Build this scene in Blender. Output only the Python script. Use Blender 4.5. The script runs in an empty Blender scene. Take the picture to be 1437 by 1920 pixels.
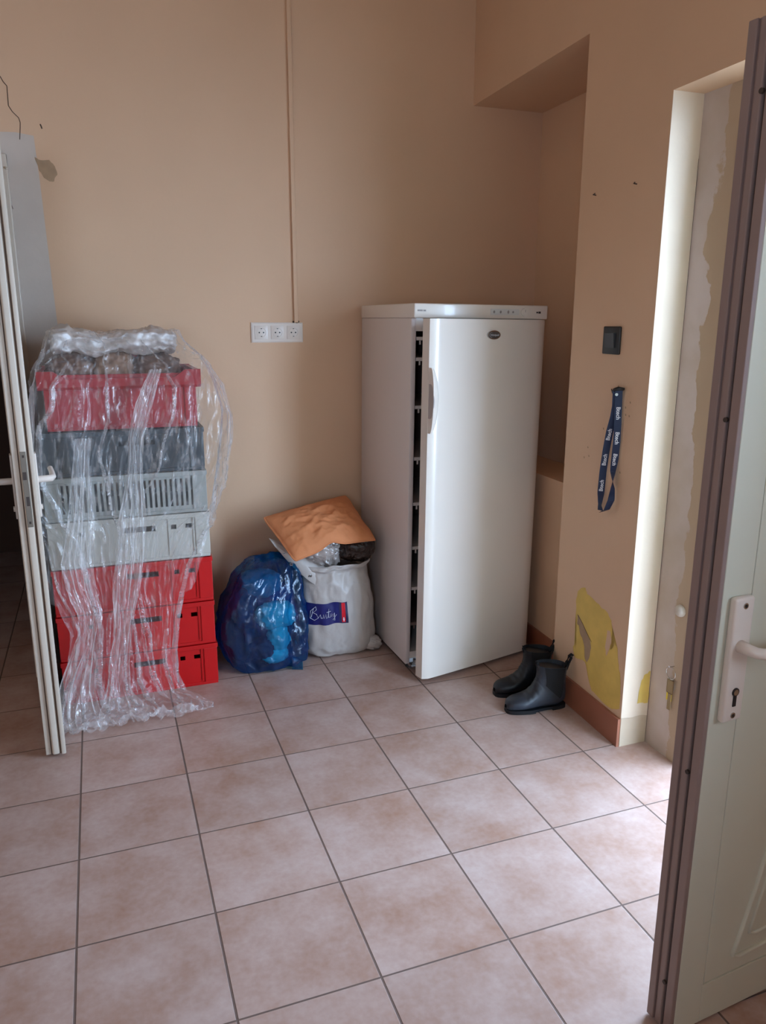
import bpy, bmesh, math, random
from mathutils import Vector, Matrix, noise
random.seed(7)
C = bpy.context.scene.collection
SC = bpy.context.scene
R = math.radians

# ------------------------------------------------------------------ camera
cam_d = bpy.data.cameras.new('camera'); cam = bpy.data.objects.new('camera', cam_d); C.objects.link(cam)
SC.camera = cam
yaw, pitch, roll = 0.34942, -0.24403, 0.00174
fw = Vector((math.sin(yaw)*math.cos(pitch), math.cos(yaw)*math.cos(pitch), math.sin(pitch)))
r0 = Vector((math.cos(yaw), -math.sin(yaw), 0)); u0 = r0.cross(fw)
rr = r0*math.cos(roll)+u0*math.sin(roll); uu = -r0*math.sin(roll)+u0*math.cos(roll)
M = Matrix((rr, uu, -fw)).transposed().to_4x4(); M.translation = Vector((0.1634, -2.3839, 1.4777))
cam.matrix_world = M
cam_d.sensor_fit = 'HORIZONTAL'; cam_d.sensor_width = 36; cam_d.lens = 1446.0/1437*36
cam_d.clip_start = 0.02

# ------------------------------------------------------------------ exposure, world, daylight
SC.view_settings.view_transform = 'Standard'; SC.view_settings.look = 'None'
SC.view_settings.gamma = 1; SC.view_settings.use_curve_mapping = False
SC.view_settings.exposure = 0.85
SC.cycles.transparent_max_bounces = 40
SC.cycles.max_bounces = 10
SC.cycles.diffuse_bounces = 6
w = bpy.data.worlds.new('daylight'); SC.world = w; w.use_nodes = True
wt_ = w.node_tree; bg = wt_.nodes['Background']
bg.inputs[0].default_value = (0.62, 0.85, 1.18, 1)
geo = wt_.nodes.new('ShaderNodeTexCoord'); sxyz = wt_.nodes.new('ShaderNodeSeparateXYZ'); hz = wt_.nodes.new('ShaderNodeMapRange')
wt_.links.new(geo.outputs['Generated'], sxyz.inputs[0]); wt_.links.new(sxyz.outputs['Z'], hz.inputs['Value'])
hz.inputs['From Min'].default_value = 0.05; hz.inputs['From Max'].default_value = 0.8     # hazy bright horizon, duller overhead
hz.inputs['To Min'].default_value = 13.0; hz.inputs['To Max'].default_value = 6.0
wt_.links.new(hz.outputs['Result'], bg.inputs[1])

def area(name, loc, aim, sx, sy, power, col):
    l = bpy.data.lights.new(name, 'AREA'); l.shape = 'RECTANGLE'; l.size = sx; l.size_y = sy
    l.energy = power; l.color = col
    o = bpy.data.objects.new(name, l); C.objects.link(o); o.location = loc
    o.rotation_euler = (Vector(aim)-Vector(loc)).to_track_quat('-Z', 'Y').to_euler()
    return o
def portal(name, loc, aim, sx, sy):
    o = area(name, loc, aim, sx, sy, 1, (1, 1, 1)); o.data.cycles.is_portal = True; return o
portal('garden_door_portal', (2.03, -.925, 1.03), (0, -.925, 1.03), .88, 2.06)
portal('added_window_portal', (2.03, -2.6, 1.75), (0, -2.6, 1.75), 1.0, 1.2)
portal('added_rear_window_portal', (-.75, -3.93, 1.5), (-.75, 0, 1.5), .6, .7)

# ------------------------------------------------------------------ helpers
def srgb(r, g, b, a=1):
    f = lambda c: (c/255/12.92) if c/255 <= .04045 else ((c/255+.055)/1.055)**2.4
    return (f(r), f(g), f(b), a)

def mat(name, col, rough=.5, metal=0, noise_amt=0, noise_scale=8, bump=0, bump_scale=60, spec=.5, coat=0, col2=None, bump_dist=.002):
    m = bpy.data.materials.new(name); m.use_nodes = True
    nt = m.node_tree; b = nt.nodes['Principled BSDF']
    b.inputs['Roughness'].default_value = rough; b.inputs['Metallic'].default_value = metal
    b.inputs['Specular IOR Level'].default_value = spec; b.inputs['Coat Weight'].default_value = coat
    b.inputs['Base Color'].default_value = col
    tc = nt.nodes.new('ShaderNodeTexCoord')
    if noise_amt or col2:
        n = nt.nodes.new('ShaderNodeTexNoise'); n.inputs['Scale'].default_value = noise_scale; n.inputs['Detail'].default_value = 6
        nt.links.new(tc.outputs['Object'], n.inputs['Vector'])
        rp = nt.nodes.new('ShaderNodeValToRGB')
        rp.color_ramp.elements[0].position = .3; rp.color_ramp.elements[1].position = .7
        c2 = col2 or tuple(c*(1-noise_amt) for c in col[:3])+(1,)
        rp.color_ramp.elements[0].color = c2; rp.color_ramp.elements[1].color = col
        nt.links.new(n.outputs['Fac'], rp.inputs['Fac']); nt.links.new(rp.outputs['Color'], b.inputs['Base Color'])
    if bump:
        n2 = nt.nodes.new('ShaderNodeTexNoise'); n2.inputs['Scale'].default_value = bump_scale; n2.inputs['Detail'].default_value = 5
        nt.links.new(tc.outputs['Object'], n2.inputs['Vector'])
        bp = nt.nodes.new('ShaderNodeBump'); bp.inputs['Strength'].default_value = bump; bp.inputs['Distance'].default_value = bump_dist
        nt.links.new(n2.outputs['Fac'], bp.inputs['Height']); nt.links.new(bp.outputs['Normal'], b.inputs['Normal'])
    return m

def link(name, bm, mats, parent=None, smooth=False, auto=None):
    me = bpy.data.meshes.new(name); bm.normal_update(); bm.to_mesh(me); bm.free()
    for m in (mats if isinstance(mats, (list, tuple)) else [mats]): me.materials.append(m)
    if smooth:
        for p in me.polygons: p.use_smooth = True
    if auto is not None:
        for p in me.polygons: p.use_smooth = True
        me.set_sharp_from_angle(angle=R(auto))
    o = bpy.data.objects.new(name, me); C.objects.link(o)
    if parent: o.parent = parent
    return o

def thing(name, label, cat, loc=(0, 0, 0), rot=(0, 0, 0), group=None):
    o = bpy.data.objects.new(name, None); C.objects.link(o); o.empty_display_size = .1
    o.location = loc; o.rotation_euler = rot; o['label'] = label; o['category'] = cat
    if group: o['group'] = group
    return o
def tag(o, label, cat, group=None):
    o['label'] = label; o['category'] = cat
    if group: o['group'] = group
    return o
def struct(o, label=None):
    o['kind'] = 'structure'
    if label: o['label'] = label
    return o

def box(bm, x0, x1, y0, y1, z0, z1, mi=0, bev=0, seg=2):
    vs = [bm.verts.new(p) for p in [(x0,y0,z0),(x1,y0,z0),(x1,y1,z0),(x0,y1,z0),(x0,y0,z1),(x1,y0,z1),(x1,y1,z1),(x0,y1,z1)]]
    fs = [bm.faces.new([vs[i] for i in f]) for f in [(3,2,1,0),(4,5,6,7),(0,1,5,4),(1,2,6,5),(2,3,7,6),(3,0,4,7)]]
    for f in fs: f.material_index = mi
    if bev:
        es = list({e for f in fs for e in f.edges})
        r = bmesh.ops.bevel(bm, geom=es, offset=bev, segments=seg, affect='EDGES', profile=.5)
        for f in r['faces']: f.material_index = mi
    return vs

def prism(bm, poly, z0, z1, mi=0):
    """vertical prism from a counter-clockwise plan polygon"""
    a = [bm.verts.new((x, y, z0)) for x, y in poly]; b = [bm.verts.new((x, y, z1)) for x, y in poly]
    n = len(poly)
    fs = [bm.faces.new(b), bm.faces.new(a[::-1])]
    for i in range(n): fs.append(bm.faces.new((a[i], a[(i+1) % n], b[(i+1) % n], b[i])))
    for f in fs: f.material_index = mi

def wall_holes(bm, x0, x1, y0, y1, z0, z1, holes, mi=0):
    """slab in xz with thickness y0..y1 and rectangular holes (hx0,hx1,hz0,hz1)"""
    xs = sorted({x0, x1, *[h[0] for h in holes], *[h[1] for h in holes]})
    zs = sorted({z0, z1, *[h[2] for h in holes], *[h[3] for h in holes]})
    xs = [x for x in xs if x0 <= x <= x1]; zs = [z for z in zs if z0 <= z <= z1]
    def solid(i, j):
        if i < 0 or j < 0 or i >= len(xs)-1 or j >= len(zs)-1: return False
        cx = (xs[i]+xs[i+1])/2; cz = (zs[j]+zs[j+1])/2
        return not any(h[0] < cx < h[1] and h[2] < cz < h[3] for h in holes)
    def q(*ps):
        f = bm.faces.new([bm.verts.new(p) for p in ps]); f.material_index = mi
    for i in range(len(xs)-1):
        for j in range(len(zs)-1):
            if not solid(i, j): continue
            a, b, c, d = xs[i], xs[i+1], zs[j], zs[j+1]
            q((a,y0,c),(b,y0,c),(b,y0,d),(a,y0,d)); q((b,y1,c),(a,y1,c),(a,y1,d),(b,y1,d))
            if not solid(i-1, j): q((a,y1,c),(a,y0,c),(a,y0,d),(a,y1,d))
            if not solid(i+1, j): q((b,y0,c),(b,y1,c),(b,y1,d),(b,y0,d))
            if not solid(i, j-1): q((a,y1,c),(b,y1,c),(b,y0,c),(a,y0,c))
            if not solid(i, j+1): q((a,y0,d),(b,y0,d),(b,y1,d),(a,y1,d))

def tube(bm, pts, rad, n=10, mi=0, cap=True, flat=None):
    pts = [Vector(p) for p in pts]; rings = []
    up = Vector((0, 0, 1))
    for i, p in enumerate(pts):
        t = (pts[min(i+1, len(pts)-1)]-pts[max(i-1, 0)]).normalized()
        a = t.cross(up) if abs(t.dot(up)) < .95 else t.cross(Vector((1, 0, 0)))
        a.normalize(); b = t.cross(a).normalized()
        rd = rad[i] if isinstance(rad, (list, tuple)) else rad
        rings.append([bm.verts.new(p+(a*math.cos(2*math.pi*k/n)+b*math.sin(2*math.pi*k/n)*(flat or 1))*rd) for k in range(n)])
    for i in range(len(rings)-1):
        for k in range(n):
            f = bm.faces.new((rings[i][k], rings[i][(k+1) % n], rings[i+1][(k+1) % n], rings[i+1][k])); f.material_index = mi
    if cap:
        bm.faces.new(rings[0][::-1]).material_index = mi; bm.faces.new(rings[-1]).material_index = mi

def disc_y(bm, cx, cz, y0, y1, rx, rz, n=32, mi=0):
    """elliptic cylinder with its axis along y, front at y0"""
    a = [bm.verts.new((cx+rx*math.cos(2*math.pi*k/n), y0, cz+rz*math.sin(2*math.pi*k/n))) for k in range(n)]
    b = [bm.verts.new((cx+rx*math.cos(2*math.pi*k/n), y1, cz+rz*math.sin(2*math.pi*k/n))) for k in range(n)]
    bm.faces.new(a).material_index = mi; bm.faces.new(b[::-1]).material_index = mi
    for k in range(n): bm.faces.new((b[k], b[(k+1) % n], a[(k+1) % n], a[k])).material_index = mi

def grid(bm, nu, nv, fn, mi=0, closed_u=False):
    V = [[bm.verts.new(fn(i/(nu if closed_u else nu-1), j/(nv-1))) for i in range(nu)] for j in range(nv)]
    for j in range(nv-1):
        for i in range(nu if closed_u else nu-1):
            i2 = (i+1) % nu
            f = bm.faces.new((V[j][i], V[j][i2], V[j+1][i2], V[j+1][i])); f.material_index = mi; f.smooth = True
    return V

def fbm(p, o=4):
    s = 0; a = 1
    for k in range(o):
        s += a*noise.noise(Vector(p)*(2**k)+Vector((k*7.1, 3.3*k, 1.7))); a *= .5
    return s
def ridge(p, o=3):
    s = 0; a = 1
    for k in range(o):
        s += a*(1-2*abs(noise.noise(Vector(p)*(1.9**k)+Vector((k*5.1, 2.3*k, 9.7))))); a *= .5
    return s

def text_bm(bm, s, size, mtx, mi=0, depth=.0004, bold=0.0):
    cu = bpy.data.curves.new('t', 'FONT'); cu.body = s; cu.size = size; cu.extrude = depth; cu.offset = bold
    cu.align_x = 'CENTER'; cu.align_y = 'CENTER'; cu.resolution_u = 3
    o = bpy.data.objects.new('t', cu); C.objects.link(o)
    dg = bpy.context.evaluated_depsgraph_get(); me = bpy.data.meshes.new_from_object(o.evaluated_get(dg))
    me.transform(mtx); n0 = len(bm.faces); bm.from_mesh(me)
    bm.faces.ensure_lookup_table()
    for f in bm.faces[n0:]: f.material_index = mi
    bpy.data.objects.remove(o); bpy.data.curves.remove(cu); bpy.data.meshes.remove(me)

def frame_mtx(origin, xd, yd):
    xd = Vector(xd).normalized(); yd = Vector(yd).normalized(); zd = xd.cross(yd)
    m = Matrix((xd, yd, zd)).transposed().to_4x4(); m.translation = Vector(origin); return m

# ------------------------------------------------------------------ materials
m_wall = mat('cream_wall_paint', srgb(215, 179, 146), .62, noise_amt=.06, noise_scale=2.2, bump=.25, bump_scale=45)
m_grayplaster = mat('grey_plaster', srgb(196, 184, 172), .8, noise_amt=.10, noise_scale=6, bump=.4, bump_scale=40)
m_beigeplaster = mat('beige_plaster', srgb(192, 172, 148), .8, noise_amt=.1, noise_scale=9, bump=.4, bump_scale=50)
m_reveal = mat('pale_reveal_plaster', srgb(220, 201, 178), .7, noise_amt=.06, noise_scale=7, bump=.5, bump_scale=30)
m_yellow = mat('old_yellow_paint', srgb(222, 188, 96), .65, noise_amt=.18, noise_scale=14, bump=.3, bump_scale=60)
m_tan = mat('bare_tan_patch', srgb(170, 142, 112), .8, noise_amt=.15, noise_scale=30)
m_crack = mat('dark_crack', srgb(70, 54, 44), .9)
m_skirt = mat('terracotta_skirting_tile', srgb(156, 98, 74), .4, noise_amt=.15, noise_scale=9)
m_ceil = mat('ceiling_paint', srgb(215, 198, 178), .8)
m_pvc = mat('white_pvc', srgb(206, 206, 188), .28, noise_amt=.03, noise_scale=3)
m_pvc_edge = mat('mauve_grey_pvc_edge', srgb(142, 122, 116), .4, noise_amt=.06, noise_scale=12)
m_cream_pvc = mat('cream_painted_wood', srgb(196, 184, 168), .4, noise_amt=.05, noise_scale=20)
m_dark = mat('dark_groove', srgb(58, 46, 40), .6)
m_white = mat('white_plastic', srgb(220, 208, 196), .3)
m_fridge = mat('white_enamel', srgb(226, 217, 206), .23, coat=.3, noise_amt=.02, noise_scale=2)
m_fridge_side = mat('white_enamel_side', srgb(218, 208, 202), .36, noise_amt=.02, noise_scale=2)
m_gasket = mat('grey_rubber_gasket', srgb(150, 142, 138), .6)
m_inside = mat('shaded_freezer_liner', srgb(120, 100, 90), .5)  # dark brown tone carries the shade of the unlit interior
m_chrome = mat('polished_steel', srgb(190, 190, 190), .18, metal=1)
m_black = mat('black_plastic', srgb(28, 26, 27), .4)
m_blackrub = mat('black_rubber', srgb(12, 13, 16), .45, spec=.4, col2=srgb(22, 25, 31), noise_scale=16, bump=.3, bump_scale=30)
m_dustrub = mat('dusty_blue_black_rubber', srgb(50, 56, 66), .42, col2=srgb(12, 14, 18), noise_scale=13, bump=.3, bump_scale=30)
m_elastic = mat('black_elastic', srgb(12, 12, 14), .9, bump=.6, bump_scale=200)
m_red = mat('red_crate_plastic', srgb(190, 10, 14), .38, noise_amt=.12, noise_scale=5)
m_redtop = mat('crimson_crate_plastic', srgb(160, 12, 28), .4, noise_amt=.12, noise_scale=5)
m_whitecr = mat('pale_grey_crate_plastic', srgb(184, 182, 172), .45, noise_amt=.06, noise_scale=5)
m_greycr = mat('grey_crate_plastic', srgb(150, 153, 147), .5, noise_amt=.08, noise_scale=5)
m_slatecr = mat('slate_crate_plastic', srgb(44, 56, 62), .45, noise_amt=.15, noise_scale=5)
m_brownbag = mat('brown_crumpled_paper', srgb(120, 84, 64), .6, noise_amt=.4, noise_scale=14, bump=.5, bump_scale=40)
m_redcloth = mat('red_cloth', srgb(190, 24, 34), .7, noise_amt=.2)
m_orange = mat('orange_linen', srgb(208, 132, 84), .8, noise_amt=.08, noise_scale=14, bump=.45, bump_scale=90)
m_navy = mat('navy_ribbon', srgb(22, 38, 72), .6)
m_letter = mat('white_lettering', srgb(225, 228, 235), .6)
m_label_navy = mat('navy_print', srgb(16, 22, 92), .4)
m_label_red = mat('red_print', srgb(206, 22, 40), .4)
m_whitesack = mat('grey_white_sack_plastic', srgb(178, 170, 164), .38, noise_amt=.08, noise_scale=7, bump=.6, bump_scale=12, bump_dist=.01)
m_brass = mat('brass_key', srgb(150, 130, 100), .35, metal=1)

# floor tiles: 333 mm grid
m_post = mat('patched_plaster', srgb(196, 184, 176), .8, bump=.4, bump_scale=40)
nt = m_post.node_tree; N = nt.nodes.new; L = nt.links.new
tc = N('ShaderNodeTexCoord'); sx = N('ShaderNodeSeparateXYZ'); L(tc.outputs['Object'], sx.inputs[0])
mp = N('ShaderNodeMapping'); mp.inputs['Scale'].default_value = (1, 3, 2.6); L(tc.outputs['Object'], mp.inputs[0])
na = N('ShaderNodeTexNoise'); na.inputs['Scale'].default_value = 1.3; na.inputs['Detail'].default_value = 7; na.inputs['Roughness'].default_value = .55; L(mp.outputs[0], na.inputs['Vector'])
ad = N('ShaderNodeMath'); ad.operation = 'MULTIPLY_ADD'; ad.inputs[1].default_value = .26; L(na.outputs['Fac'], ad.inputs[0]); L(sx.outputs['Y'], ad.inputs[2])
st = N('ShaderNodeMapRange'); st.inputs['From Min'].default_value = -.322; st.inputs['From Max'].default_value = -.318; L(ad.outputs[0], st.inputs['Value'])
nb = N('ShaderNodeTexNoise'); nb.inputs['Scale'].default_value = 4; nb.inputs['Detail'].default_value = 5; L(tc.outputs['Object'], nb.inputs['Vector'])
ra = N('ShaderNodeValToRGB'); ra.color_ramp.elements[0].position = .35; ra.color_ramp.elements[1].position = .65
ra.color_ramp.elements[0].color = srgb(186, 170, 156); ra.color_ramp.elements[1].color = srgb(206, 194, 190); L(nb.outputs['Fac'], ra.inputs['Fac'])
mi_ = N('ShaderNodeMix'); mi_.data_type = 'RGBA'; mi_.inputs[6].default_value = srgb(184, 162, 138); L(st.outputs['Result'], mi_.inputs[0]); L(ra.outputs['Color'], mi_.inputs[7])
L(mi_.outputs[2], nt.nodes['Principled BSDF'].inputs['Base Color'])
m_floor = bpy.data.materials.new('floor_tiles'); m_floor.use_nodes = True
nt = m_floor.node_tree; b = nt.nodes['Principled BSDF']; N = nt.nodes.new; L = nt.links.new
tc = N('ShaderNodeTexCoord'); sc = N('ShaderNodeVectorMath'); sc.operation = 'SCALE'; sc.inputs['Scale'].default_value = 1/.333
L(tc.outputs['Object'], sc.inputs[0])
fr = N('ShaderNodeVectorMath'); fr.operation = 'FRACTION'; L(sc.outputs[0], fr.inputs[0])
fl = N('ShaderNodeVectorMath'); fl.operation = 'FLOOR'; L(sc.outputs[0], fl.inputs[0])
sep = N('ShaderNodeSeparateXYZ'); L(fr.outputs[0], sep.inputs[0])
def mth(op, a, b_=None, c_=None):
    n = N('ShaderNodeMath'); n.operation = op
    for i, v in enumerate((a, b_, c_)):
        if v is None: continue
        if isinstance(v, (int, float)): n.inputs[i].default_value = v
        else: L(v, n.inputs[i])
    return n.outputs[0]
def edge(o): return mth('MINIMUM', o, mth('SUBTRACT', 1.0, o))
ex = edge(sep.outputs['X']); ey = edge(sep.outputs['Y'])
def soft(e, lo, hi):
    n = N('ShaderNodeMapRange'); n.inputs['From Min'].default_value = lo; n.inputs['From Max'].default_value = hi
    L(e, n.inputs['Value']); return n.outputs['Result']
gx = soft(ex, .006, .010); gy = soft(ey, .0045, .0075)
g = mth('MINIMUM', gx, gy)
wn = N('ShaderNodeTexWhiteNoise'); L(fl.outputs[0], wn.inputs['Vector'])
n1 = N('ShaderNodeTexNoise'); n1.inputs['Scale'].default_value = 5.5; n1.inputs['Detail'].default_value = 6; n1.inputs['Roughness'].default_value = .6
addv = N('ShaderNodeVectorMath'); addv.operation = 'ADD'; L(tc.outputs['Object'], addv.inputs[0]); L(wn.outputs['Color'], addv.inputs[1])
L(addv.outputs[0], n1.inputs['Vector'])
n2 = N('ShaderNodeTexNoise'); n2.inputs['Scale'].default_value = 60; n2.inputs['Detail'].default_value = 4; L(tc.outputs['Object'], n2.inputs['Vector'])
rp = N('ShaderNodeValToRGB'); rp.color_ramp.elements[0].position = .3; rp.color_ramp.elements[1].position = .72
rp.color_ramp.elements[0].color = srgb(156, 118, 98); rp.color_ramp.elements[1].color = srgb(192, 171, 163)
L(mth('ADD', mth('MULTIPLY', n1.outputs['Fac'], .8), mth('MULTIPLY', n2.outputs['Fac'], .2)), rp.inputs['Fac'])
mx = N('ShaderNodeMix'); mx.data_type = 'RGBA'; mx.inputs[6].default_value = srgb(104, 84, 74)
L(g, mx.inputs[0]); L(rp.outputs['Color'], mx.inputs[7])
hv = N('ShaderNodeHueSaturation'); L(mx.outputs[2], hv.inputs['Color'])
L(mth('MULTIPLY_ADD', wn.outputs['Value'], .10, .94), hv.inputs['Value'])
L(hv.outputs[0], b.inputs['Base Color'])
L(mth('MULTIPLY_ADD', g, -.38, .80), b.inputs['Roughness'])
bp = N('ShaderNodeBump'); bp.inputs['Distance'].default_value = .0025; bp.inputs['Strength'].default_value = .8
L(mth('ADD', g, mth('MULTIPLY', n2.outputs['Fac'], .12)), bp.inputs['Height']); L(bp.outputs[0], b.inputs['Normal'])

# thin see-through plastic
def film_mat(name, tint, body, base, facing, streak, rough=.22, scale=(60, 60, 5), thr=.52, trans_col=(1, 1, 1, 1)):
    m = bpy.data.materials.new(name); m.use_nodes = True; nt = m.node_tree; nt.nodes.clear()
    N = nt.nodes.new; L = nt.links.new
    out = N('ShaderNodeOutputMaterial'); tr = N('ShaderNodeBsdfTransparent'); tr.inputs[0].default_value = trans_col
    df = N('ShaderNodeBsdfDiffuse'); df.inputs[0].default_value = body
    tl = N('ShaderNodeBsdfTranslucent'); tl.inputs[0].default_value = body
    gl = N('ShaderNodeBsdfGlossy'); gl.inputs[0].default_value = tint; gl.inputs['Roughness'].default_value = rough
    m1 = N('ShaderNodeMixShader'); m1.inputs[0].default_value = .3; L(df.outputs[0], m1.inputs[1]); L(tl.outputs[0], m1.inputs[2])
    m2 = N('ShaderNodeMixShader'); m2.inputs[0].default_value = .22; L(m1.outputs[0], m2.inputs[1]); L(gl.outputs[0], m2.inputs[2])
    lw = N('ShaderNodeLayerWeight'); lw.inputs['Blend'].default_value = .35
    tc = N('ShaderNodeTexCoord'); mp = N('ShaderNodeMapping'); mp.inputs['Scale'].default_value = scale
    L(tc.outputs['Object'], mp.inputs[0]); nz = N('ShaderNodeTexNoise'); nz.inputs['Scale'].default_value = 1; nz.inputs['Detail'].default_value = 5
    L(mp.outputs[0], nz.inputs['Vector'])
    mr = N('ShaderNodeMapRange'); mr.inputs['From Min'].default_value = thr; mr.inputs['From Max'].default_value = thr+.2
    mr.inputs['To Max'].default_value = streak; L(nz.outputs['Fac'], mr.inputs['Value'])
    a = N('ShaderNodeMath'); a.operation = 'MULTIPLY_ADD'; L(lw.outputs['Facing'], a.inputs[0]); a.inputs[1].default_value = facing; a.inputs[2].default_value = base
    c = N('ShaderNodeMath'); c.operation = 'ADD'; c.use_clamp = True; L(a.outputs[0], c.inputs[0]); L(mr.outputs[0], c.inputs[1])
    m3 = N('ShaderNodeMixShader'); L(c.outputs[0], m3.inputs[0]); L(tr.outputs[0], m3.inputs[1]); L(m2.outputs[0], m3.inputs[2])
    nb = N('ShaderNodeTexNoise'); nb.inputs['Scale'].default_value = 90; nb.inputs['Detail'].default_value = 3; L(tc.outputs['Object'], nb.inputs['Vector'])
    bp = N('ShaderNodeBump'); bp.inputs['Strength'].default_value = .5; bp.inputs['Distance'].default_value = .004
    L(nb.outputs['Fac'], bp.inputs['Height']); L(bp.outputs[0], gl.inputs['Normal']); L(bp.outputs[0], df.inputs['Normal'])
    L(m3.outputs[0], out.inputs[0]); return m
m_film = film_mat('clear_plastic_film', (1, 1, 1, 1), srgb(232, 228, 226), .085, .27, .30, scale=(60, 60, 14), thr=.49)
m_film2 = film_mat('gathered_plastic_film', (1, 1, 1, 1), srgb(232, 228, 226), .26, .42, .30, scale=(45, 45, 6), thr=.48)
m_filmthick = film_mat('bunched_plastic_film', (1, 1, 1, 1), srgb(214, 206, 200), .80, .4, .3, scale=(30, 30, 60), rough=.5)
m_bluebag = film_mat('blue_bag_plastic', (.75, .88, 1, 1), srgb(6, 66, 132), .24, .45, .20, rough=.16, scale=(20, 20, 12), trans_col=srgb(84, 200, 226))
m_clearbag = film_mat('clear_bag_plastic', (1, 1, 1, 1), srgb(205, 196, 190), .42, .5, .3, scale=(26, 26, 26))
m_darkbag = mat('glossy_dark_brown_plastic', srgb(50, 34, 28), .18, noise_amt=.4, noise_scale=9, bump=1, bump_scale=18, bump_dist=.02)

# ------------------------------------------------------------------ the room shell
def XW(y): return 1.802+.0394*(y+.343)      # face of the right wall
ZC = 3.05
bm = bmesh.new(); box(bm, -2.2, 2.1, -3.9, 3.2, -.06, 0)
struct(link('floor', bm, m_floor))
bm = bmesh.new(); box(bm, -2.2, 2.5, -3.9, 3.2, ZC, ZC+.1)
struct(link('ceiling', bm, m_ceil))

def patch(bm, pts, to3, mi, off=.0008):
    """irregular flat mark lying on a wall, pts in wall coordinates"""
    vs = [bm.verts.new(to3(a, b_, off)) for a, b_ in pts]
    f = bm.faces.new(vs); f.material_index = mi
    bmesh.ops.triangulate(bm, faces=[f])
def roughen(pts, amp=.006, n=5, seed=0):
    out = []
    rnd = random.Random(seed)
    for i in range(len(pts)):
        a = pts[i]; c = pts[(i+1) % len(pts)]
        for k in range(n):
            t = k/n; j = amp if k else 0
            out.append((a[0]+(c[0]-a[0])*t+rnd.uniform(-j, j), a[1]+(c[1]-a[1])*t+rnd.uniform(-j, j)))
    return out
def ribbon(bm, pts, w_, to3, mi, off=.001):
    for i in range(len(pts)-1):
        a = Vector(pts[i]); c = Vector(pts[i+1]); d = (c-a).normalized(); n = Vector((-d.y, d.x))*w_/2
        f = bm.faces.new([bm.verts.new(to3(p.x, p.y, off)) for p in (a-n, c-n, c+n, a+n)]); f.material_index = mi

YB = 1.08
bm = bmesh.new()
wall_holes(bm, -2.2, 2.4, YB, YB+.22, 0, ZC, [(-1.02, -.165, 0, 2.06)])
back3 = lambda a, z, o: (a, YB-o, z)
patch(bm, [(-.165, 0), (.05, 0), (.035, .9), (.025, 1.4), (.017, 1.7), (.010, 2.0), (.004, 2.157), (-.06, 2.165), (-.165, 2.16)][::-1], back3, 1, .0006)
patch(bm, roughen([(0, 2.082), (.02, 2.072), (.051, 2.075), (.069, 2.053), (.076, 2.025), (.066, 2.012), (.062, 1.998), (.045, 1.997), (.026, 2.01), (.012, 2.034), (.006, 2.06)], .002, 3, 3), back3, 2, .0012)
ribbon(bm, [(-.20, 2.39), (-.12, 2.37), (-.091, 2.353), (-.082, 2.335), (-.071, 2.322), (-.072, 2.29), (-.073, 2.255), (-.062, 2.236), (-.042, 2.216), (-.038, 2.20), (-.040, 2.182), (-.046, 2.14)], .0028, back3, 3)
ribbon(bm, [(.031, 2.20), (.034, 2.192), (.036, 2.184)], .005, back3, 3)
ribbon(bm, [(-.118, 2.0), (-.108, 1.94), (-.095, 1.89)], .002, back3, 3)
struct(link('wall_back', bm, [m_wall, m_grayplaster, m_tan, m_crack]))

YR = -.35
yn = .125
bm = bmesh.new()
# pillar between the niche and the garden door, full height
prism(bm, [(XW(YR), YR), (2.40, YR), (2.40, yn), (XW(yn), yn)], 0, ZC)
# wall over the niche, niche back, low wall under its ledge
prism(bm, [(XW(yn), yn), (2.40, yn), (2.40, YB), (XW(YB), YB)], 2.42, ZC)
prism(bm, [(2.20, yn), (2.40, yn), (2.40, YB), (2.22, YB)], 0, 2.42)
prism(bm, [(1.955, yn), (2.2, yn), (2.22, YB), (1.985, YB)], 0, .815)
# lintel over the garden door and the wall on the near side of it
prism(bm, [(XW(-1.36), -1.36), (2.02, -1.36), (2.02, YR), (XW(YR), YR)], 2.128, ZC)
def near_wall(ya, yb, za, zb): prism(bm, [(XW(ya), ya), (2.02, ya), (2.02, yb), (XW(yb), yb)], za, zb)
near_wall(-3.9, -3.1, 0, ZC); near_wall(-2.1, -1.36, 0, ZC); near_wall(-3.1, -2.1, 0, 1.15); near_wall(-3.1, -2.1, 2.35, ZC)
right3 = lambda y, z, o: (XW(y)-o, y, z)
rev3 = lambda x, z, o: (x, YR-o, z)
# pale plastered reveal and stained foot
patch(bm, [(XW(YR)+.0005, .108), (1.914, .104), (1.914, 2.128), (XW(YR)+.0005, 2.128)], rev3, 1, .0006)
patch(bm, roughen([(XW(YR)+.001, .0), (1.914, .0), (1.914, .104), (1.87, .110), (1.84, .106), (XW(YR)+.001, .112)], .0015, 3, 1), rev3, 4, .002)
patch(bm, roughen([(1.866, .157), (1.912, .152), (1.912, .276), (1.893, .268), (1.876, .245)], .003, 4, 5), rev3, 3, .0010)
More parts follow.
